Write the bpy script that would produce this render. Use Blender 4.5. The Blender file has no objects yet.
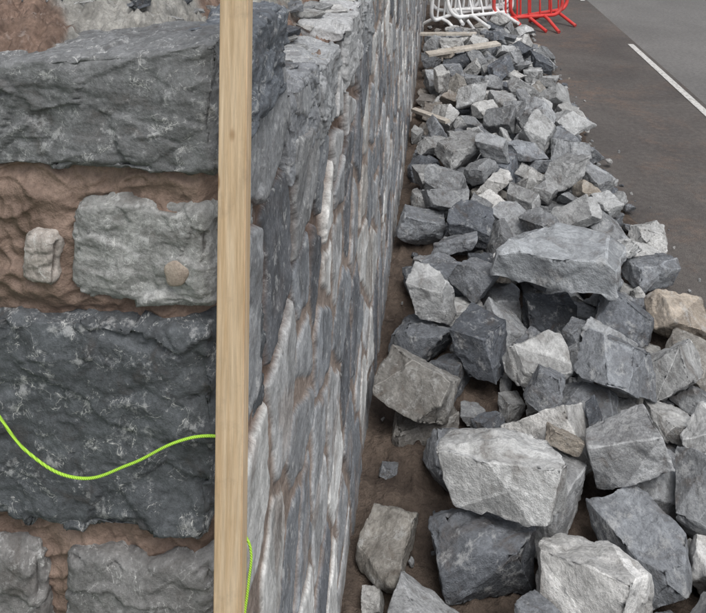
import bpy, bmesh, math, random, time
import numpy as np
from mathutils import Vector, Matrix, Euler
random.seed(7)
scene=bpy.context.scene
COL=scene.collection

# ---------------------------------------------------------------- noise
_perm=np.random.RandomState(3).permutation(256); _perm=np.concatenate([_perm,_perm,_perm])
_g=np.random.RandomState(5).normal(size=(256,3)); _g/=np.linalg.norm(_g,axis=1)[:,None]
def pn(P,f=1.0,seed=0):
    P=np.asarray(P,float)*f+seed*17.31
    I=np.floor(P).astype(int); F=P-I; I=I&255
    U=F*F*F*(F*(F*6-15)+10); out=0
    for dx in (0,1):
        px=_perm[(I[:,0]+dx)&255]; fx=F[:,0]-dx; ux=(U[:,0] if dx else 1-U[:,0])
        for dy in (0,1):
            py=_perm[px+((I[:,1]+dy)&255)]; fy=F[:,1]-dy; uy=ux*(U[:,1] if dy else 1-U[:,1])
            for dz in (0,1):
                g=_g[_perm[py+((I[:,2]+dz)&255)]]
                v=g[:,0]*fx+g[:,1]*fy+g[:,2]*(F[:,2]-dz)
                out=out+v*uy*(U[:,2] if dz else 1-U[:,2])
    return out*1.6
def fbm(P,f,o=4,seed=0,r=.5):
    s=0;a=1
    for i in range(o):
        s=s+a*pn(P,f*(2.03**i),seed+i); a*=r
    return s
def sstep(a,b,x):
    t=np.clip((x-a)/(b-a),0,1); return t*t*(3-2*t)
_rt=np.random.RandomState(8).uniform(-1,1,size=(256,4)); _jt=np.random.RandomState(9).uniform(0,1,size=(256,3))
def chips(P,f,seed=0,tilt=.6,step=.5):
    """broken-stone facets: every 3-D cell is its own slightly tilted, slightly offset plane"""
    Q=np.asarray(P,float)*f+seed*13.7; I=np.floor(Q).astype(int); best=np.full(len(Q),9e9); bh=np.zeros(len(Q),int); bd=np.zeros((len(Q),3))
    for dx in (-1,0,1):
        for dy in (-1,0,1):
            for dz in (-1,0,1):
                C=I+np.array([dx,dy,dz]); h=_perm[_perm[_perm[C[:,0]&255]+(C[:,1]&255)]+(C[:,2]&255)]
                D=Q-(C+_jt[h]); d=(D*D).sum(1); m=d<best
                best=np.where(m,d,best); bh=np.where(m,h,bh); bd=np.where(m[:,None],D,bd)
    r=_rt[bh]
    return step*r[:,3]+tilt*(bd*r[:,:3]).sum(1)
def cells(A,B,seeds,wx,wy):
    S=seeds*np.array([wx,wy]); Q=np.stack([A*wx,B*wy],1); n=len(Q)
    i1=np.zeros(n,int); ed=np.zeros(n)
    order=np.argsort(Q[:,0],kind='stable')
    for s in range(0,n,8000):
        ii=order[s:s+8000]; q=Q[ii]
        sub=np.where((S[:,0]>q[:,0].min()-.4)&(S[:,0]<q[:,0].max()+.4))[0]; SS=S[sub]
        d=((q[:,None,0]-SS[None,:,0])**2+(q[:,None,1]-SS[None,:,1])**2)
        k=np.argpartition(d,2,axis=1)[:,:3]; dd=np.take_along_axis(d,k,1)
        o=np.argsort(dd,1); k=np.take_along_axis(k,o,1); dd=np.take_along_axis(dd,o,1)
        L=np.sqrt(((SS[k[:,0]]-SS[k[:,1]])**2).sum(1))+1e-6
        L2=np.sqrt(((SS[k[:,0]]-SS[k[:,2]])**2).sum(1))+1e-6
        i1[ii]=sub[k[:,0]]
        ed[ii]=np.minimum((dd[:,1]-dd[:,0])/(2*L),(dd[:,2]-dd[:,0])/(2*L2))
    return i1,ed

# ---------------------------------------------------------------- helpers
def empty(name,loc=(0,0,0)):
    e=bpy.data.objects.new(name,None); e.location=loc; COL.objects.link(e); return e
def obj(name,me,parent=None,mat=None,smooth=True):
    o=bpy.data.objects.new(name,me); COL.objects.link(o)
    if parent: o.parent=parent
    if mat: me.materials.append(mat)
    if smooth: me.polygons.foreach_set('use_smooth',[True]*len(me.polygons))
    return o
def grid_mesh(name,V,nu,nv,flip=False,col=None,mask=None):
    idx=np.arange(nu*nv).reshape(nu,nv)
    q=np.stack([idx[:-1,:-1],idx[1:,:-1],idx[1:,1:],idx[:-1,1:]],-1).reshape(-1,4)
    if flip: q=q[:,::-1]
    me=bpy.data.meshes.new(name); me.vertices.add(len(V)); me.vertices.foreach_set('co',V.astype(np.float32).ravel())
    me.loops.add(q.size); me.loops.foreach_set('vertex_index',q.astype(np.int32).ravel())
    me.polygons.add(len(q)); me.polygons.foreach_set('loop_start',(np.arange(len(q))*4).astype(np.int32))
    me.polygons.foreach_set('loop_total',np.full(len(q),4,np.int32))
    me.update(calc_edges=True)
    if col is not None:
        a=me.attributes.new('Col','FLOAT_COLOR','POINT'); c=np.ones((len(V),4),np.float32); c[:,:3]=col
        if mask is not None: c[:,3]=mask
        a.data.foreach_set('color',c.ravel())
    return me

class NT:
    def __init__(s,name):
        s.m=bpy.data.materials.new(name); s.m.use_nodes=True; s.t=s.m.node_tree; s.n=s.t.nodes; s.l=s.t.links
        s.b=s.n['Principled BSDF']; s.b.inputs['Specular IOR Level'].default_value=.22
    def new(s,t,**k):
        n=s.n.new(t)
        for a,b in k.items(): setattr(n,a,b)
        return n
    def link(s,a,b): s.l.new(a,b)
    def noise(s,vec,scale,detail=6,rough=.6,dist=0.):
        n=s.new('ShaderNodeTexNoise'); n.inputs['Scale'].default_value=scale; n.inputs['Detail'].default_value=detail
        n.inputs['Roughness'].default_value=rough; n.inputs['Distortion'].default_value=dist
        s.link(vec,n.inputs['Vector']); return n.outputs['Fac']
    def mr(s,v,a,b,c,d,smooth=False):
        n=s.new('ShaderNodeMapRange'); 
        if smooth: n.interpolation_type='SMOOTHSTEP'
        for i,x in enumerate((a,b,c,d)): n.inputs[i+1].default_value=x
        s.link(v,n.inputs[0]); return n.outputs[0]
    def math(s,op,a,b=None):
        n=s.new('ShaderNodeMath',operation=op)
        for i,x in enumerate((a,b)):
            if x is None: continue
            if isinstance(x,(int,float)): n.inputs[i].default_value=x
            else: s.link(x,n.inputs[i])
        return n.outputs[0]
    def mix(s,f,a,b,bt='MIX'):
        n=s.new('ShaderNodeMix',data_type='RGBA',blend_type=bt)
        for i,x in ((0,f),(6,a),(7,b)):
            if isinstance(x,(int,float)): n.inputs[i].default_value=x
            elif isinstance(x,tuple): n.inputs[i].default_value=(x[0],x[1],x[2],1)
            else: s.link(x,n.inputs[i])
        return n.outputs[2]
    def scale(s,c,f):
        n=s.new('ShaderNodeVectorMath',operation='SCALE'); s.link(c,n.inputs[0]) 
        if isinstance(f,(int,float)): n.inputs[3].default_value=f
        else: s.link(f,n.inputs[3])
        return n.outputs[0]
    def bump(s,h,strength,dist,prev=None):
        n=s.new('ShaderNodeBump'); n.inputs['Strength'].default_value=strength; n.inputs['Distance'].default_value=dist
        s.link(h,n.inputs['Height'])
        if prev: s.link(prev,n.inputs['Normal'])
        return n.outputs[0]

def stone_mat(name,src,k=1.0,scuff=.45,vein=.5,dirt=.35,bump=1.0,objrand=True,facet=False,ystretch=1.):
    T=NT(name); tc=T.new('ShaderNodeTexCoord'); vec=tc.outputs['Object']
    if ystretch!=1.:
        mp_=T.new('ShaderNodeMapping'); mp_.inputs['Scale'].default_value=(1,ystretch,1); T.link(vec,mp_.inputs['Vector']); vec=mp_.outputs[0]
    if objrand:
        oi=T.new('ShaderNodeObjectInfo'); mm=T.new('ShaderNodeVectorMath',operation='ADD')
        cx=T.new('ShaderNodeCombineXYZ'); r=T.math('MULTIPLY',oi.outputs['Random'],37.0)
        T.link(r,cx.inputs[0]);T.link(r,cx.inputs[1]); T.link(vec,mm.inputs[0]);T.link(cx.outputs[0],mm.inputs[1]); vec=mm.outputs[0]
    if src=='OBJ': base=oi.outputs['Color']; m=None
    elif src=='ATT':
        at=T.new('ShaderNodeAttribute',attribute_name='Col'); base=at.outputs['Color']; m=at.outputs['Alpha']
    n2=T.noise(vec,20*k,5,.78)
    s0=T.noise(vec,5.0*k,7,.72,0); v0=T.noise(vec,2.4*k,4,.62,1.2)
    f=T.math('MULTIPLY',T.mr(v0,.3,.7,1.35,.66),T.mr(n2,.3,.7,.66,1.34))
    if facet:
        fa=T.new('ShaderNodeAttribute',attribute_name='facet'); f=T.math('MULTIPLY',f,T.mr(fa.outputs['Fac'],0,1,.70,1.34))
    c=T.scale(base,f)
    d=T.mr(v0,.54,.70,0,dirt,True)
    if m is not None: d=T.math('MULTIPLY',d,m)
    c=T.mix(d,c,(.25,.185,.14))
    s=T.mr(s0,.54,.66,0,scuff,True)
    if m is not None: s=T.math('MULTIPLY',s,T.mr(m,0,1,.3,1))
    c=T.mix(s,c,(.56,.565,.56))
    v=T.math('ABSOLUTE',T.math('SUBTRACT',v0,.47)); v=T.mr(v,0,.007,1,0)
    v=T.math('MULTIPLY',v,T.mr(s0,.46,.56,0,vein))
    if m is not None: v=T.math('MULTIPLY',v,m)
    c=T.mix(v,c,(.66,.66,.64))
    T.link(c,T.b.inputs['Base Color']); T.b.inputs['Roughness'].default_value=.92
    hsum=T.math('ADD',T.math('MULTIPLY',s0,2.2),n2)
    T.link(T.bump(hsum,.6*bump,.016/k),T.b.inputs['Normal']); return T.m

def simple_mat(name,c1,c2,scale,bump=.3,bd=.01,rough=.9,fine=None):
    T=NT(name); vec=T.new('ShaderNodeTexCoord').outputs['Object']
    n=T.noise(vec,scale,5,.65,0); n2=T.noise(vec,(fine or scale*9),3,.75)
    c=T.mix(T.mr(n,.35,.65,0,1),c1,c2); c=T.scale(c,T.mr(n2,.3,.7,.76,1.24))
    T.link(c,T.b.inputs['Base Color']); T.b.inputs['Roughness'].default_value=rough
    T.link(T.bump(T.math('ADD',T.math('MULTIPLY',n,2.),n2),bump,bd*.5),T.b.inputs['Normal']); return T.m

M_rock=stone_mat('limestone_rubble','OBJ',1.0,scuff=.55,vein=.35,dirt=.22,facet=True)
M_block=stone_mat('limestone_block','OBJ',9.0,scuff=.50,vein=.95,dirt=.10)
M_wall=stone_mat('walling_stone','ATT',8.0,scuff=.60,vein=.4,dirt=.08,objrand=False,bump=.8,ystretch=1.5)
M_mortar=simple_mat('fresh_mortar',(.135,.094,.074),(.26,.19,.152),11,.5,.009,.58,150)
M_soil=simple_mat('soil',(.052,.040,.033),(.135,.105,.085),7,.9,.02)

# ---------------------------------------------------------------- ground
def sheet(name,x0,x1,y0,y1,z,mat):
    me=bpy.data.meshes.new(name); me.from_pydata([(x0,y0,z),(x1,y0,z),(x1,y1,z),(x0,y1,z)],[],[(0,1,2,3)])
    return obj(name,me,None,mat,False)
def ground_mat(name,c1,c2,s1,c3=None,grain=260):
    T=NT(name); vec=T.new('ShaderNodeTexCoord').outputs['Object']
    n=T.noise(vec,s1,6,.68,.5); c=T.mix(T.mr(n,.35,.65,0,1),c1,c2)
    if c3:
        sx=T.new('ShaderNodeSeparateXYZ'); T.link(vec,sx.inputs[0])
        m=T.math('MULTIPLY',T.mr(T.noise(vec,s1*1.5,7,.80,.3),.47,.66,0,1,True),T.mr(sx.outputs[0],.85,1.6,.75,.22))
        c=T.mix(m,c,c3)
    g=T.noise(vec,grain,2,.8); c=T.scale(c,T.mr(g,.3,.7,.45,1.55))
    g2=T.noise(vec,34,4,.8); c=T.scale(c,T.mr(g2,.3,.7,.75,1.25))
    T.link(c,T.b.inputs['Base Color']); T.b.inputs['Roughness'].default_value=.85
    T.link(T.bump(g,.6,.004),T.b.inputs['Normal']); return T.m
M_asph=ground_mat('footway_asphalt',(.092,.083,.078),(.136,.124,.115),1.1,(.20,.138,.105))
M_road=ground_mat('road_asphalt',(.155,.150,.144),(.205,.198,.19),.5,(.12,.118,.115))
M_grass=ground_mat('grass_ground',(.035,.075,.018),(.07,.12,.03),3,None,60)
sheet('ground',-300,300,-300,300,-.012,M_grass)
sheet('footway',-.3,1.80,-20,120,0,M_asph)
sheet('road',1.80,9,-20,120,0.0,M_road)
def paint():
    T=NT('road_paint'); vec=T.new('ShaderNodeTexCoord').outputs['Object']
    n=T.noise(vec,40,6,.75); c=T.mix(T.mr(n,.5,.66,0,.85),(.62,.61,.58),(.14,.13,.12)); T.link(c,T.b.inputs['Base Color']); T.b.inputs['Roughness'].default_value=.8
    return T.m
mp=paint()
rl=empty('road_marking')
for i,(a,b) in enumerate([(-6,-2.2),(.2,6.9),(9.2,13)]):
    o=sheet('dash_%d'%i,1.71,1.762,a,b,.004,mp); o.parent=rl
nu,nv=170,560
xs=np.linspace(-.26,1.02,nu); ys=np.linspace(.2,8.5,nv); X,Y=np.meshgrid(xs,ys,indexing='ij'); P=np.stack([X.ravel(),Y.ravel(),0*X.ravel()],1)
edge=.84+.09*fbm(P*[0,1,1],1.6,3,5)
Z=.022+.018*fbm(P,5,5,2)+.009*pn(P,45,9)+.010*chips(P,16,3); Z=Z*(1-sstep(0,.16,P[:,0]-edge+.1))-.006*sstep(.0,.12,P[:,0]-edge+.08)
P[:,2]=Z
obj('soil',grid_mesh('soil',P,nu,nv),None,M_soil)

# ---------------------------------------------------------------- wall
wall=empty('stone_wall')
XB=-.61
topY=[.6,.92,.94,1.18,1.2,1.48,1.5,1.9,1.95,3,12]; topZ=[1.40,1.39,1.285,1.28,1.262,1.258,1.27,1.27,1.235,1.215,1.215]
def topz(y): return np.interp(y,topY,topZ)
def side_face(name,xw,sgn,y0,y1,nY,nZ,seed):
    r=np.random.RandomState(seed)
    ys=np.exp(np.linspace(math.log(y0),math.log(y1),nY)); vs=np.linspace(0,1,nZ)
    Yg,Vg=np.meshgrid(ys,vs,indexing='ij'); Yf=Yg.ravel(); Vf=Vg.ravel()
    tz=topz(Yf)+.012*pn(np.stack([Yf,0*Yf,0*Yf],1),7,3)
    Zf=Vf*tz
    sd=[];z=.02
    while z<1.5:
        hgt=r.uniform(.14,.23); y=y0-.3+r.uniform(0,.15)
        while y<y1+.3:
            w=r.uniform(.10,.24)
            if r.rand()<.25: 
                k=r.uniform(.3,.6)
                sd.append((y+w*.5,z+hgt*k*.5)); sd.append((y+w*.5+r.normal()*.02,z+hgt*(.5+k*.5)))
            else: sd.append((y+w*.5,z+hgt*.5+r.normal()*.05))
            y+=w
        z+=hgt
    sd=np.array(sd)
    Q=np.stack([Yf,Zf,0*Yf],1)
    wy=Yf+.010*fbm(Q,10,3,21)+.003*pn(Q,40,27); wz=Zf+.014*fbm(Q,9,3,31)+.004*pn(Q,38,28)
    cid,ed=cells(wy,wz,sd,1.0,.85)
    n=len(sd)
    near=(1-sstep(1.25,2.1,Yf))*sstep(.86,1.06,Zf)
    jw=.0105+.001*near+.006*pn(Q,16,44)
    mask=sstep(jw,jw+.003,ed)
    rel=.46+.54*near
    hh=r.uniform(.002,.013,n)[cid]*rel; tx=r.normal(size=n)[cid]*.04*rel; tzt=r.normal(size=n)[cid]*.025*rel
    H=hh+tx*(Yf-sd[cid,0])+tzt*(Zf-sd[cid,1])
    QQ=Q*[1.4,1,1]+np.stack([0*cid,0*cid,cid*1.7],1)
    ch1=chips(QQ,11,2)
    H=H+.0038*ch1*rel+.0012*fbm(Q*[1.3,1,1],38,4,60,.6)
    H=H-.003*(1-sstep(0,.008,ed-jw))
    mort=-.012*near-.0020*(1-near)+.003*fbm(Q*[1.3,1,1],16,4,70)*(.4+.6*near)+.0010*fbm(Q,90,2,72)
    D=mort*(1-mask)+np.maximum(H,mort*.6)*mask
    D=np.where(Zf>1.2,np.clip(D,-.03,.02),D)
    Xf=xw+sgn*D
    pal=np.array([[.24,.253,.270],[.33,.34,.352],[.44,.445,.448],[.15,.158,.172],[.60,.60,.585],[.29,.295,.30],[.40,.38,.355]])
    cc=pal[r.choice(len(pal),n,p=[.20,.22,.20,.13,.13,.08,.04])]*r.uniform(.85,1.15,n)[:,None]
    sc=cc[cid]*(1+.25*chips(QQ,11,4,.3,1)+.10*ch1)[:,None]
    mn=fbm(Q,6,4,80)
    mc=np.array([.315,.258,.222])[None]*(1+.2*mn[:,None])
    mb=np.array([.18,.125,.098])[None]*(1+.2*mn[:,None])
    nb=np.clip(near*1.3+.3*mn,0,1)[:,None]
    mc=mc*(1-nb)+mb*nb
    sm=sstep(.28,.6,fbm(Q*[1.4,1,1],9,5,90)+.05)*(1-.8*near)*.45
    mk=mask*(1-sm)
    col=mc*(1-mk[:,None])+sc*mk[:,None]
    me=grid_mesh(name,np.stack([Xf,Yf,Zf],1),nY,nZ,flip=(sgn<0),col=col,mask=mk)
    return obj(name,me,wall,M_wall)
side_face('road_side_face',-.222,1,.69,12,860,360,6)
side_face('field_side_face',XB+.003,-1,.69,12,140,60,9)

def box_mesh(name,x0,x1,y0,y1,z0,z1):
    bm=bmesh.new(); bmesh.ops.create_cube(bm,size=1)
    for v in bm.verts: v.co=Vector(((x0+x1)/2+v.co.x*(x1-x0),(y0+y1)/2+v.co.y*(y1-y0),(z0+z1)/2+v.co.z*(z1-z0)))
    me=bpy.data.meshes.new(name); bm.to_mesh(me); bm.free(); return me
obj('mortar_core',box_mesh('core',XB+.03,-.250,.70,12,-.01,1.19),wall,M_mortar,False)
obj('far_end_face',box_mesh('fe',XB+.005,-.226,11.99,12.03,-.01,1.2),wall,M_mortar,False)
nu,nv=240,700
xs=np.linspace(XB-.005,-.226,nu); zs=np.linspace(0,1.40,nv); X,Z=np.meshgrid(xs,zs,indexing='ij'); P=np.stack([X.ravel(),0*X.ravel(),Z.ravel()],1)
W=P+np.stack([.012*fbm(P,14,2,140),0*X.ravel(),.012*fbm(P,14,2,141)],1)
rid=1-np.abs(pn(W*[1,1,2.0],20,101))*2
D=.008*fbm(P,8,3,100)+.006*rid*np.abs(rid)+.003*(1-2*np.abs(pn(W,44,104)))+.0020*chips(W*[1,1,2],30,8)
D=.001+D-np.maximum(0,D-.007)*.75+.0007*fbm(P,80,4,103,.6)
patch=sstep(-.372,-.395,P[:,0])*sstep(1.155,1.18,P[:,2])*(1-sstep(1.275,1.30,P[:,2]))
wv=np.sin(P[:,2]*330+9*fbm(P,9,3,7)+P[:,0]*90)
D+=.010*patch+.0014*wv*patch*sstep(-.1,.4,pn(P,20,9)+.1)
V=P.copy(); V[:,1]=.681-D
lip=sstep(.02,0,np.minimum(P[:,0]-XB,-.226-P[:,0])); V[:,1]+=.02*lip
obj('end_mortar',grid_mesh('endm',V,nu,nv,flip=False),wall,M_mortar)

bY=[.6,.76,.80,1.05,1.5,2,3,12]; bZ=[1.385,1.397,1.432,1.405,1.33,1.27,1.225,1.225]
def topsurf(x,y):
    core=sstep(-.29,-.37,x); base=np.interp(y,bY,bZ); s=topz(y)-.016
    return s*(1-core)+np.maximum(base,s)*core, core
nu,nv=200,680
xs=np.linspace(XB-.003,-.236,nu); ys=np.exp(np.linspace(math.log(.675),math.log(12),nv)); X,Y=np.meshgrid(xs,ys,indexing='ij'); P=np.stack([X.ravel(),Y.ravel(),0*X.ravel()],1)
Z,core=topsurf(P[:,0],P[:,1])
lump=np.abs(fbm(P,14,4,120)); Z=Z+.026*lump*(.35+.65*core)+.012*np.abs(fbm(P,60,3,122))+.012*fbm(P,6,2,124)*core+.012*chips(P,30,3)+.006*chips(P,70,5)
left=sstep(-.395,-.45,P[:,0])*sstep(.80,.74,P[:,1]); Z+=.020*left
Z-=.045*(1-sstep(.675,.705,P[:,1]))
Z-=.05*sstep(XB+.03,XB,P[:,0])
V=P.copy(); V[:,2]=Z
g=sstep(-.1,.25,fbm(P,5,4,130)+.35*sstep(-.47,-.40,P[:,0])+.25*sstep(.78,.86,P[:,1])-.12-.7*sstep(-.38,-.31,P[:,0])*sstep(.9,1,P[:,1])-left)[:,None]
col=np.array([.185,.13,.103])*(1-g)+np.array([.29,.283,.262])*g; col=col*(1+.3*fbm(P,40,3,131))[:,None]
obj('top_bedding',grid_mesh('top',V,nu,nv,flip=False,col=col,mask=np.zeros(len(P))),wall,M_wall)

def block(name,x0,x1,y0,y1,zl0,zr0,zl1,zr1,color,r=.010,seed=0,amp=1.,cuts=58):
    bm=bmesh.new(); bmesh.ops.create_cube(bm,size=2)
    bmesh.ops.subdivide_edges(bm,edges=bm.edges[:],cuts=cuts,use_grid_fill=True)
    me=bpy.data.meshes.new(name); bm.to_mesh(me); bm.free()
    n=len(me.vertices); c=np.zeros(n*3,np.float32); me.vertices.foreach_get('co',c); c=c.reshape(-1,3).astype(float)
    h=np.array([(x1-x0)/2,(y1-y0)/2,((zl1+zr1)-(zl0+zr0))/4]); p=c*h
    sd=seed*3.7
    rr=r*.55*(1+.7*pn(p+sd,18,1)); rr=np.clip(rr,.0025,min(h)*.8)[:,None]
    q=np.clip(p,-(h-rr),(h-rr)); d=p-q; L=np.linalg.norm(d,axis=1)[:,None]+1e-9; nrm=d/L; p=q+nrm*rr
    W=p+sd
    e=np.sort(np.abs(c),axis=1)[:,1]; edge=sstep(.80,1.,e)
    p=p-nrm*(edge*np.clip(chips(W,38,5,.3,1)+.1,0,1)*.009)[:,None]
    low=np.stack([fbm(W,7,3,11),fbm(W,7,3,12),fbm(W,7,3,13)],1)*.0060*amp
    ch=chips(W*[1,1,1.5],13,15)*.0055*amp+chips(W*[.8,1,1.8],34,16)*.0018*amp
    fine=fbm(W,60,4,19,.65)*.0013+fbm(W,14,3,20)*.0020*amp
    p=p+low+nrm*(ch+fine)[:,None]
    tx=(p[:,0]/h[0]+1)/2; cz=(zl0+(zr0-zl0)*tx+zl1+(zr1-zl1)*tx)/2; hz=((zl1+(zr1-zl1)*tx)-(zl0+(zr0-zl0)*tx))/2
    z=cz+p[:,2]/h[2]*hz
    C=np.array([(x0+x1)/2,(y0+y1)/2]); V=np.stack([p[:,0]+C[0],p[:,1]+C[1],z],1)
    me.vertices.foreach_set('co',V.astype(np.float32).ravel()); me.update()
    o=obj(name,me,wall,M_block); o.color=(*color,1); return o
B=block
B('quoin_top',-.478,-.226,.664,.80,1.302,1.306,1.404,1.436,(.185,.19,.193),.009,1,1,66)
B('quoin_second',-.378,-.227,.664,.84,1.168,1.172,1.270,1.272,(.31,.312,.303),.022,2,1.)
B('pinning_stone',-.426,-.386,.656,.74,1.186,1.183,1.240,1.245,(.38,.345,.315),.020,3,.8,30)
B('quoin_third',-.50,-.226,.660,.86,.938,.944,1.149,1.153,(.102,.110,.118),.012,4,1.1,84)
B('quoin_fourth',-.383,-.227,.664,.86,.77,.775,.914,.918,(.20,.198,.195),.018,5)
B('quoin_fifth',-.53,-.402,.664,.80,.77,.775,.926,.912,(.22,.215,.21),.022,6,1.2,50)
B('quoin_outer',-.60,-.484,.67,.80,1.302,1.306,1.395,1.405,(.16,.16,.165),.01,12,.8,30)
B('quoin_left',-.60,-.515,.67,.80,.95,.95,1.13,1.14,(.15,.15,.16),.014,13,.8,30)
z=.0;i=0
while z<.74:
    hh=.74/4-.02; s=-.36+.05*((i%2)*2-1)
    B('quoin_low_%d'%i,-.595,s-.01,.668,.82,z+.01,z+.01,z+hh,z+hh,(.15,.155,.16),.014,20+i,1,22)
    B('quoin_base_%d'%i,s+.01,-.227,.668,.82,z+.01,z+.01,z+hh,z+hh,(.12,.128,.135),.014,30+i,1,22)
    z+=.74/4+.003;i+=1
bm=bmesh.new(); bmesh.ops.create_uvsphere(bm,u_segments=28,v_segments=16,radius=1)
for v in bm.verts:
    a=math.atan2(v.co.z,v.co.x); w_=1+.07*math.sin(3*a+1)+.05*math.sin(5*a)
    v.co=Vector((-.2625+v.co.x*.0125*w_,.660+v.co.y*.0035,1.208+v.co.z*.0125*w_))
me=bpy.data.meshes.new('incl'); bm.to_mesh(me); bm.free()
obj('inclusion',me,wall,simple_mat('inclusion_stone',(.32,.265,.22),(.42,.36,.30),60,.3,.004))
B('face_stone_a',-.30,-.214,.745,.925,1.315,1.31,1.425,1.43,(.15,.165,.185),.009,41,1.5)
B('face_stone_b',-.29,-.210,.955,1.165,1.165,1.16,1.288,1.285,(.24,.25,.265),.010,42,1.4)
B('face_stone_c',-.30,-.210,1.19,1.42,1.13,1.125,1.268,1.262,(.32,.33,.34),.010,43,1.4)
B('face_stone_d',-.31,-.208,1.47,1.80,1.14,1.14,1.285,1.275,(.42,.425,.43),.012,44,1.4)
B('face_stone_e',-.30,-.212,1.84,2.12,1.12,1.12,1.245,1.24,(.30,.31,.32),.012,45,1.4)

# ---------------------------------------------------------------- rocks
def poly_rock(seed,flat=.62,ncut=7):
    r=random.Random(seed); bm=bmesh.new(); bmesh.ops.create_cube(bm,size=1)
    sx,sy,sz=1,r.uniform(.58,.82),r.uniform(flat*.75,flat*1.15)
    sk=r.uniform(-.3,.3); sk2=r.uniform(-.25,.25)
    for v in bm.verts:
        v.co=Vector((v.co.x*sx*r.uniform(.75,1.1)+v.co.z*sk,v.co.y*sy*r.uniform(.75,1.15)+v.co.z*sk2,v.co.z*sz*r.uniform(.75,1.1)))
    for i in range(ncut):
        n=Vector((r.gauss(0,1),r.gauss(0,1),r.gauss(0,.9))).normalized()
        sup=max(v.co.dot(n) for v in bm.verts)
        co=n*sup*r.uniform(.62,.92)
        bmesh.ops.bisect_plane(bm,geom=bm.verts[:]+bm.edges[:]+bm.faces[:],plane_co=co,plane_no=n,clear_outer=True)
        pts=[v.co.copy() for v in bm.verts]; bm.free(); bm=bmesh.new()
        for p in pts: bm.verts.new(p)
        bmesh.ops.remove_doubles(bm,verts=bm.verts[:],dist=.004)
        h=bmesh.ops.convex_hull(bm,input=bm.verts[:])
        junk=[g for g in set(h['geom_interior']+h['geom_unused']) if isinstance(g,bmesh.types.BMVert)]
        if junk: bmesh.ops.delete(bm,geom=junk,context='VERTS')
    bmesh.ops.dissolve_limit(bm,angle_limit=math.radians(5),verts=bm.verts[:],edges=bm.edges[:])
    bmesh.ops.recalc_face_normals(bm,faces=bm.faces[:])
    xs=[v.co.x for v in bm.verts]; S=1.0/max(.6,max(xs)-min(xs))
    c=sum((v.co for v in bm.verts),Vector())/len(bm.verts)
    for v in bm.verts: v.co=(v.co-c)*S
    return bm
def rock_pair(seed,flat=.62,ncut=7,L=.05):
    bm=poly_rock(seed,flat,ncut); r=random.Random(seed+999)
    lo=bpy.data.meshes.new('rocklo_%d'%seed); bm.to_mesh(lo)
    lay=bm.faces.layers.float.new('facet')
    for f in bm.faces: f[lay]=r.random()
    bmesh.ops.bevel(bm,geom=bm.edges[:],offset=.009,segments=1,affect='EDGES',clamp_overlap=True)
    for f in bm.faces:
        if f.calc_area()<.012: f[lay]=.9
    bmesh.ops.triangulate(bm,faces=bm.faces[:])
    for it in range(7):
        es=[e for e in bm.edges if e.calc_length()>L]
        if not es: break
        bmesh.ops.subdivide_edges(bm,edges=es,cuts=1); bmesh.ops.triangulate(bm,faces=bm.faces[:])
    bm.normal_update()
    me=bpy.data.meshes.new('rock_%d'%seed); bm.to_mesh(me)
    N=np.array([v.normal[:] for v in bm.verts]); P=np.array([v.co[:] for v in bm.verts]); bm.free()
    s=seed*2.3; W=P+s
    D=.026*fbm(W,1.9,2,1)+.032*chips(W*[1,1,1.5],2.6,2)+.014*chips(W,6.5,4)+.009*fbm(W,11,3,3,.6)
    low=np.stack([pn(W,2.2,7),pn(W,2.2,8),pn(W,2.2,9)],1)*.020
    V=P+N*D[:,None]+low
    me.vertices.foreach_set('co',V.astype(np.float32).ravel()); me.update()
    me.polygons.foreach_set('use_smooth',[True]*len(me.polygons)); me.materials.append(M_rock)
    return lo,me
R_gen=[rock_pair(100+i,.60,7) for i in range(18)]
R_blk=[rock_pair(200+i,.55,4) for i in range(8)]
R_flat=[rock_pair(300+i,.34,5) for i in range(8)]

pal=[(.24,.253,.272),(.315,.326,.338),(.40,.406,.407),(.50,.50,.49),(.135,.147,.166),(.61,.605,.59),(.31,.295,.27),(.42,.375,.32)]
palw=[.19,.20,.19,.15,.11,.10,.04,.02]
LG=(.58,.585,.58); MG=(.39,.396,.402); DG=(.165,.177,.195); BG=(.30,.317,.34); BR=(.46,.40,.335); VL=(.66,.655,.64)
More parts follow.
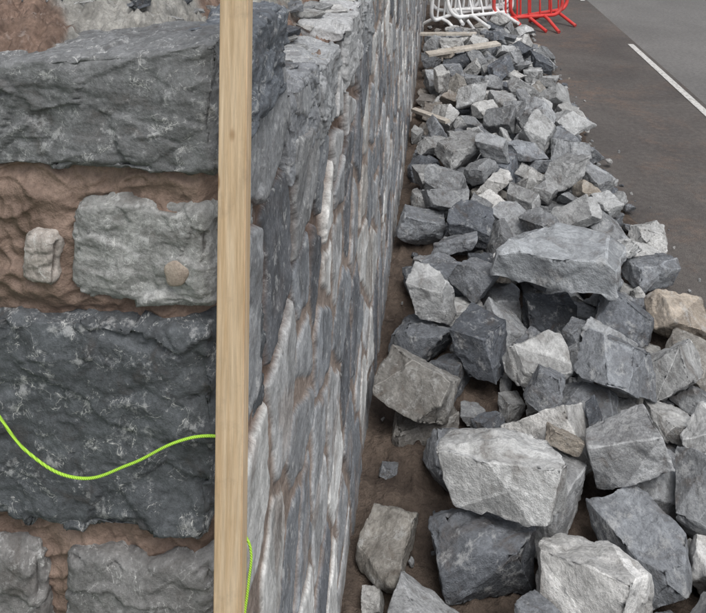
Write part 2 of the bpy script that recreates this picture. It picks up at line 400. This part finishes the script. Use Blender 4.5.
# x,y,z,size,kind,colour,yaw,sy,sz,fixed
keys=[(-.10,1.57,.11,.20,'f',(.28,.265,.24),70,1,1.3),(.14,1.63,.242,.30,'f',LG,-15,.62,1.15,1),(.09,1.61,.095,.23,'b',DG,10,.85,1.15,1),(.33,1.50,.14,.25,'g',VL,-30,.85,1),
(.02,1.42,.07,.18,'g',MG,0,1,1),(.39,1.71,.28,.19,'b',MG,5,1,1),(.49,1.56,.19,.24,'f',BG,-40,.8,1.2),(.66,1.90,.18,.21,'g',LG,30,1,1),
(.63,1.69,.12,.16,'g',BR,0,1,1),(.17,1.96,.17,.22,'g',(.32,.31,.29),10,.9,1),(-.055,1.96,.05,.20,'f',(.25,.24,.225),15,.7,1),(.28,1.98,.27,.20,'g',LG,20,1,1),
(.50,2.12,.28,.24,'g',BG,45,.9,1),(.73,2.46,.15,.19,'b',BR,10,1,1),(.68,2.20,.16,.21,'g',LG,70,1,1),(.36,2.47,.29,.41,'f',(.40,.42,.44),-20,.78,1.0,1),
(-.09,2.32,.10,.21,'g',DG,40,1,1),(-.035,2.62,.13,.24,'g',DG,0,1,1),(.08,2.46,.10,.17,'g',LG,20,1,1),(-.105,2.98,.13,.20,'b',BG,10,1,1),
(.54,2.38,.28,.20,'g',DG,-30,1,1),(-.11,2.13,.04,.09,'g',BR,0,1,1),(.04,2.20,.07,.15,'g',DG,60,1,1),(.72,2.74,.15,.19,'b',BG,20,1,1),(.58,2.82,.27,.25,'f',LG,10,1,1),
(.30,1.22,.10,.20,'g',MG,0,1,1),(.53,1.28,.12,.22,'b',LG,20,1,1),(.76,1.46,.12,.20,'g',MG,0,1,1),(.12,1.41,.07,.15,'g',DG,0,1,1),(.235,1.70,.10,.20,'b',MG,60,1,1.1,1)]
pile=empty('stone_pile')
items=[];keyset={}
def add(lohi,loc,size,rot,color,sy=1,sz=1):
    lo,hi=lohi; o=bpy.data.objects.new('stone',lo); COL.objects.link(o); o.location=loc; o.rotation_euler=rot; o.scale=(size,size*sy,size*sz)
    o.color=(*color,1); items.append((o,hi)); return o
placed=[]
for j,K in enumerate(keys):
    (x,y,zc,s,k,c,yaw,sy,sz)=K[:9]; fixed=len(K)>9
    src={'b':R_blk,'g':R_gen,'f':R_flat}[k]
    o=add(src[j%len(src)],(x,y,zc+(0 if fixed else .012)),s,(random.uniform(-.12,.12),random.uniform(-.12,.12),math.radians(yaw)),c,sy,sz); keyset[o.name]=fixed; placed.append((x,y,zc+.012,s*(.40 if k!='f' else .34)))
def rcol():
    c=random.choices(pal,palw)[0]; f=random.uniform(.85,1.2); return tuple(v*f for v in c)
def try_add(x,y,z,s,kind=None,col=None):
    r=s*.42
    for (a,b,c,q) in placed:
        if (a-x)**2+(b-y)**2+((c-z)*1.2)**2<(r+q)**2*.84: return False
    placed.append((x,y,z,r)); kind=kind or random.choices([R_gen,R_blk,R_flat],[.46,.25,.29])[0]
    add(random.choice(kind),(x,y,z),s,(random.uniform(-.5,.5),random.uniform(-.5,.5),random.uniform(0,6.28)),col or rcol()); return True
for (x,y,z) in [(.24,2.38,.12),(.44,2.36,.12),(.38,2.58,.12),(.22,2.56,.12),(.50,2.55,.12),(.33,2.38,.12)]:   # bed under the big slab
    s_=.20; o=add(random.choice(R_blk),(x,y,z),s_*.9,(0,0,random.uniform(0,6)),rcol()); placed.append((x,y,z,.08))
for lay,(zz,lo,hi,tries) in enumerate([(.08,0,.80,1900),(.215,.08,.70,1500),(.34,.20,.54,700)]):
    for t in range(tries):
        y=random.uniform(1.0,6.9); x0=lo
        wl=max(0,min(1,(y-2.5)/.6))
        x0=lo-(.12+.03*lay)*wl if lay<2 else lo-.05*wl
        if lay==0 and y<2.5: x0=.08
        if lay==1 and y<2.5: x0=.14
        x=random.uniform(x0,hi+.06*(y<1.9))
        if lay==2 and y<3.0: continue
        s=random.uniform(.14,.21) if random.random()<.80 else random.uniform(.075,.12)
        if y>2.9: s=random.uniform(.16,.235) if random.random()<.68 else random.uniform(.09,.15)
        sl=(y>4.3 and x<.16 and random.random()<.75)
        try_add(x,y,zz+random.uniform(-.01,.02),s,R_flat if sl else None,random.choice([(.30,.27,.24),(.24,.225,.21),(.36,.33,.30)]) if sl else None)
for t in range(130):
    y=random.uniform(1.2,7.3); x=random.uniform(.76,.90) if random.random()<.75 else random.uniform(-.17,.04); try_add(x,y,.05,random.uniform(.02,.065),R_gen)
def cbox(name,x0,x1,y0,y1,z0,z1):
    o=obj(name,box_mesh(name,-(x1-x0)/2,(x1-x0)/2,-(y1-y0)/2,(y1-y0)/2,-(z1-z0)/2,(z1-z0)/2),None,None,False); o.location=((x0+x1)/2,(y0+y1)/2,(z0+z1)/2); return o
floor=cbox('tmp_floor',-3,5,-1,12,-.5,.018); wb=cbox('tmp_wall',-.9,-.20,-1,12,.02,2); kerb=cbox('tmp_stop',-.19,3,-.5,.90,.02,.32)
bpy.ops.rigidbody.world_add(); rw=scene.rigidbody_world
if rw.collection is None: rw.collection=bpy.data.collections.new('rbw')
rw.substeps_per_frame=10; rw.solver_iterations=15; rw.point_cache.frame_end=80
allo=[floor,wb,kerb]+[o for o,_ in items]
for o in allo: rw.collection.objects.link(o)
bpy.context.view_layer.update()
for o in allo:
    if o.rigid_body is None:
        bpy.context.view_layer.objects.active=o; bpy.ops.rigidbody.object_add(type='ACTIVE')
    b=o.rigid_body; box=o in (floor,wb,kerb); b.type='PASSIVE' if (box or keyset.get(o.name)) else 'ACTIVE'
    b.collision_shape='BOX' if box else 'CONVEX_HULL'; b.friction=1.1; b.restitution=0; b.use_margin=True; b.collision_margin=.001
    if b.type=='ACTIVE':
        k=o.name in keyset
        b.linear_damping=.7 if k else .55; b.angular_damping=.985 if k else .8; b.mass=6 if k else 2
for f in range(1,48): scene.frame_set(f)
dg=bpy.context.evaluated_depsgraph_get()
mats=[o.evaluated_get(dg).matrix_world.copy() for o,_ in items]
for o in allo: rw.collection.objects.unlink(o)
bpy.ops.rigidbody.world_remove(); scene.frame_set(1)
for (o,hi),m in zip(items,mats):
    o.matrix_world=m; o.data=hi; o.parent=pile
P_=[]
for o,hi in list(items):
    if o.location.z<-.1 or o.location.z>1.0 or o.location.x>.99: bpy.data.objects.remove(o)
    else: P_.append((o.location.x,o.location.y,o.location.z,o.scale.x))
for o in (floor,wb,kerb): bpy.data.objects.remove(o)
def pile_top(x,y,r=.18):
    return max([z+.28*s for (a,b,z,s) in P_ if (a-x)**2+(b-y)**2<r*r] or [.02])
for i in range(150):
    y=1.1*math.exp(random.random()*1.8); x=random.uniform(-.19,.06) if random.random()<.35 else random.uniform(.74,1.0)
    s=random.uniform(.006,.022); o=obj('chip_%d'%i,random.choice(R_gen)[1],pile,None,False); o.location=(x,y,.024+s*.2-(.024 if x>.7 else 0)); o.scale=(s,)*3; o.rotation_euler=(random.random()*6,random.random()*6,random.random()*6); o.color=(*rcol(),1)

def bed(i,x,y,s,c=.85):
    z,_=topsurf(np.array([x]),np.array([y])); o=obj('hearting_%d'%i,random.choice(R_flat+R_gen[:4])[1],wall,None,False); o.location=(x,y,float(z[0])+.012+s*.05); o.scale=(s,s,s*.7); o.rotation_euler=(random.uniform(-.2,.2),random.uniform(-.2,.2),random.uniform(0,6.28)); o.color=(*[v*c for v in rcol()],1)
for i in range(60): bed(i,random.uniform(-.55,-.30),.90*math.exp(random.random()*1.6),random.uniform(.04,.12))
for i in range(60): bed(200+i,random.uniform(-.54,-.28),random.uniform(.79,1.15),random.uniform(.010,.034))
for i in range(26): bed(100+i,random.uniform(-.36,-.26),.93+1.3*random.random()**1.3,random.uniform(.04,.10),1.)

# ---------------------------------------------------------------- batten
def wood():
    T=NT('sawn_timber'); tc=T.new('ShaderNodeTexCoord').outputs['Object']
    mp_=T.new('ShaderNodeMapping'); mp_.inputs['Scale'].default_value=(26,26,1.3); T.link(tc,mp_.inputs['Vector'])
    w=T.noise(mp_.outputs[0],3.2,6,.6,1.2); f=T.noise(mp_.outputs[0],16,4,.7)
    c=T.mix(T.mr(w,.35,.65,0,1),(.62,.44,.265),(.80,.63,.44)); c=T.scale(c,T.mr(f,.3,.7,.80,1.15))
    vo=T.new('ShaderNodeTexVoronoi'); vo.inputs['Scale'].default_value=9; m2=T.new('ShaderNodeMapping'); m2.inputs['Scale'].default_value=(3.2,.3,1.6); m2.inputs['Location'].default_value=(.013,0,.2); T.link(tc,m2.inputs['Vector']); T.link(m2.outputs[0],vo.inputs['Vector'])
    c=T.mix(T.mr(vo.outputs['Distance'],.10,.17,.75,0,True),c,(.32,.17,.075))
    dm=T.noise(tc,22,5,.7); c=T.mix(T.mr(dm,.55,.7,0,.35),c,(.36,.27,.19))
    T.link(c,T.b.inputs['Base Color']); T.b.inputs['Roughness'].default_value=.65; T.link(T.bump(f,.25,.002),T.b.inputs['Normal']); return T.m
bm=bmesh.new(); bmesh.ops.create_cube(bm,size=1)
for v in bm.verts: v.co=Vector((v.co.x*.0268,v.co.y*.018,v.co.z*1.86))
bmesh.ops.bevel(bm,geom=bm.edges[:],offset=.0010,segments=2,affect='EDGES')
me=bpy.data.meshes.new('batten'); bm.to_mesh(me); bm.free()
o=obj('timber_batten',me,None,wood(),False)
ang=math.atan((.0065)/(.58)); o.rotation_euler=(0,ang,0); o.location=(-.2005,.638,.93)
# ---------------------------------------------------------------- string line
def tube(name,pts,rad,mat,parent=None,cyc=False,res=3,typ='POLY'):
    cu=bpy.data.curves.new(name,'CURVE'); cu.dimensions='3D'; cu.bevel_depth=rad; cu.bevel_resolution=res; cu.use_fill_caps=True
    if typ=='POLY':
        sp=cu.splines.new('POLY'); sp.points.add(len(pts)-1)
        for p,q in zip(sp.points,pts): p.co=(*q,1)
    else:
        sp=cu.splines.new('BEZIER'); sp.bezier_points.add(len(pts)-1)
        for p,q in zip(sp.bezier_points,pts): p.co=q; p.handle_left_type=p.handle_right_type='AUTO'
        sp.resolution_u=14
    sp.use_cyclic_u=cyc; cu.materials.append(mat)
    o=bpy.data.objects.new(name,cu); COL.objects.link(o)
    if parent: o.parent=parent
    return o
T=NT('string_lime'); T.b.inputs['Base Color'].default_value=(.46,.80,.08,1); T.b.inputs['Roughness'].default_value=.5
wv=T.new('ShaderNodeTexWave'); wv.inputs['Scale'].default_value=260; wv.bands_direction='DIAGONAL'; T.link(T.new('ShaderNodeTexCoord').outputs['Object'],wv.inputs['Vector']); T.link(T.bump(wv.outputs['Fac'],.6,.001),T.b.inputs['Normal'])
se=empty('string_line')
tube('span',[(-.56,.67,1.19),(-.50,.652,1.125),(-.439,.643,1.063),(-.407,.642,1.031),(-.3547,.642,1.012),(-.303,.643,1.030),(-.2525,.646,1.056),(-.228,.650,1.060),(-.205,.650,1.060),(-.194,.650,1.059)],.0013,T.m,se,typ='B')
tube('tail',[(-.19,.650,.97),(-.184,.649,.958),(-.1845,.644,.93),(-.1875,.640,.90),(-.189,.638,.86),(-.187,.638,.80),(-.19,.638,.74)],.0013,T.m,se,typ='B')

# ---------------------------------------------------------------- barriers
def plastic(n,c):
    T=NT(n); vec=T.new('ShaderNodeTexCoord').outputs['Object']; cc=T.mix(T.mr(T.noise(vec,9,6,.7),.5,.7,0,.4),c,(.3,.26,.22)); T.link(cc,T.b.inputs['Base Color']); T.b.inputs['Roughness'].default_value=.45; return T.m
def barrier(mat,loc,yaw,lean=0,L=2.0,H=1.05,z0=.17,r_=.019):
    e=empty('pedestrian_barrier',loc); e.rotation_euler=(math.radians(lean),0,math.radians(yaw))
    r=.12;pts=[]
    for cx,cz,a0 in ((L/2-r,z0+r,-90),(L/2-r,H-r,0),(-L/2+r,H-r,90),(-L/2+r,z0+r,180)):
        for k in range(7):
            a=math.radians(a0+k*15); pts.append((cx+r*math.cos(a),0,cz+r*math.sin(a)))
    tube('frame',pts,r_,mat,e,True)
    n=max(6,int(L/.13))
    for i in range(1,n): tube('bar_%d'%i,[(-L/2+L*i/n,0,z0),(-L/2+L*i/n,0,H)],.010,mat,e)
    for s in (-1,1):
        x=s*(L/2-.22)
        tube('foot_%d'%s,[(x,-.28,.018),(x,-.25,.03),(x,-.08,z0-.02),(x,0,z0),(x,.08,z0-.02),(x,.25,.03),(x,.28,.018)],.018,mat,e)
    return e
mw=plastic('white_coated_steel',(.82,.83,.83)); mr_=plastic('red_coated_steel',(.66,.06,.055))
barrier(mw,(.10,7.35,0),62,6,1.1); barrier(mw,(.30,7.30,.05),20,-14,.9); barrier(mw,(.34,7.6,0),50,8,1.1); barrier(mw,(.42,7.15,.03),35,-20,.8)
barrier(mr_,(.86,7.45,0),24,0,.8,z0=.13); barrier(mr_,(1.0,7.65,0),42,0,.9,z0=.13)

pb=empty('timber_boards')
M_old=simple_mat('weathered_board',(.40,.36,.31),(.58,.54,.48),6,.3,.004)
for i,(x,y,a,l,w_,t) in enumerate([(.14,5.5,22,.60,.085,.06),(.02,6.2,-12,.5,.09,-.04),(-.09,4.2,-52,.34,.035,.1)]):
    zt=pile_top(x,y); b=obj('board_%d'%i,box_mesh('bd%d'%i,-l/2,l/2,-w_/2,w_/2,-.009,.009),pb,M_old,False); b.location=(x,y,zt-.008); b.rotation_euler=(t,-.08,math.radians(a))

gr=np.random.RandomState(2); n=14000; bx=gr.uniform(-9,-.9,n); by=gr.uniform(3,12,n); an=gr.uniform(0,6.28,n); hh=gr.uniform(.05,.16,n); lx=gr.normal(size=n)*.04; ly=gr.normal(size=n)*.04
V=np.zeros((n,3,3)); w=.006
V[:,0]=np.stack([bx-w*np.cos(an),by-w*np.sin(an),0*bx-.02],1);V[:,1]=np.stack([bx+w*np.cos(an),by+w*np.sin(an),0*bx-.02],1);V[:,2]=np.stack([bx+lx,by+ly,hh],1)
me=bpy.data.meshes.new('grass'); me.from_pydata(V.reshape(-1,3).tolist(),[],np.arange(3*n).reshape(-1,3).tolist())
obj('grass',me,None,simple_mat('grass_blade',(.05,.10,.02),(.10,.17,.04),2,0,.01),False)

# ---------------------------------------------------------------- light, camera
el,az=math.radians(60),math.radians(150)
w=bpy.data.worlds.new('World'); scene.world=w; w.use_nodes=True; nt=w.node_tree
sky=nt.nodes.new('ShaderNodeTexSky'); sky.sky_type='NISHITA'; sky.sun_disc=False; sky.sun_elevation=el; sky.sun_rotation=az; sky.dust_density=3
hs=nt.nodes.new('ShaderNodeHueSaturation'); hs.inputs['Saturation'].default_value=.30
nt.links.new(sky.outputs[0],hs.inputs['Color']); nt.links.new(hs.outputs[0],nt.nodes['Background'].inputs[0]); nt.nodes['Background'].inputs[1].default_value=.15
L=bpy.data.lights.new('sun','SUN'); L.energy=1.5; L.angle=math.radians(32); L.color=(1,.975,.94); lo=bpy.data.objects.new('sun',L); COL.objects.link(lo)
d=Vector((math.sin(az)*math.cos(el),math.cos(az)*math.cos(el),math.sin(el))); lo.rotation_euler=d.to_track_quat('Z','Y').to_euler()
cam=bpy.data.cameras.new('camera'); co=bpy.data.objects.new('camera',cam); COL.objects.link(co); scene.camera=co
co.location=(0,0,1.6); co.rotation_euler=(math.radians(90),0,math.radians(7.5)); cam.sensor_width=36; cam.lens=35.7; cam.shift_y=-.611; cam.clip_start=.05; cam.clip_end=1000
scene.view_settings.view_transform='Standard'; scene.view_settings.look='None'; scene.view_settings.exposure=0
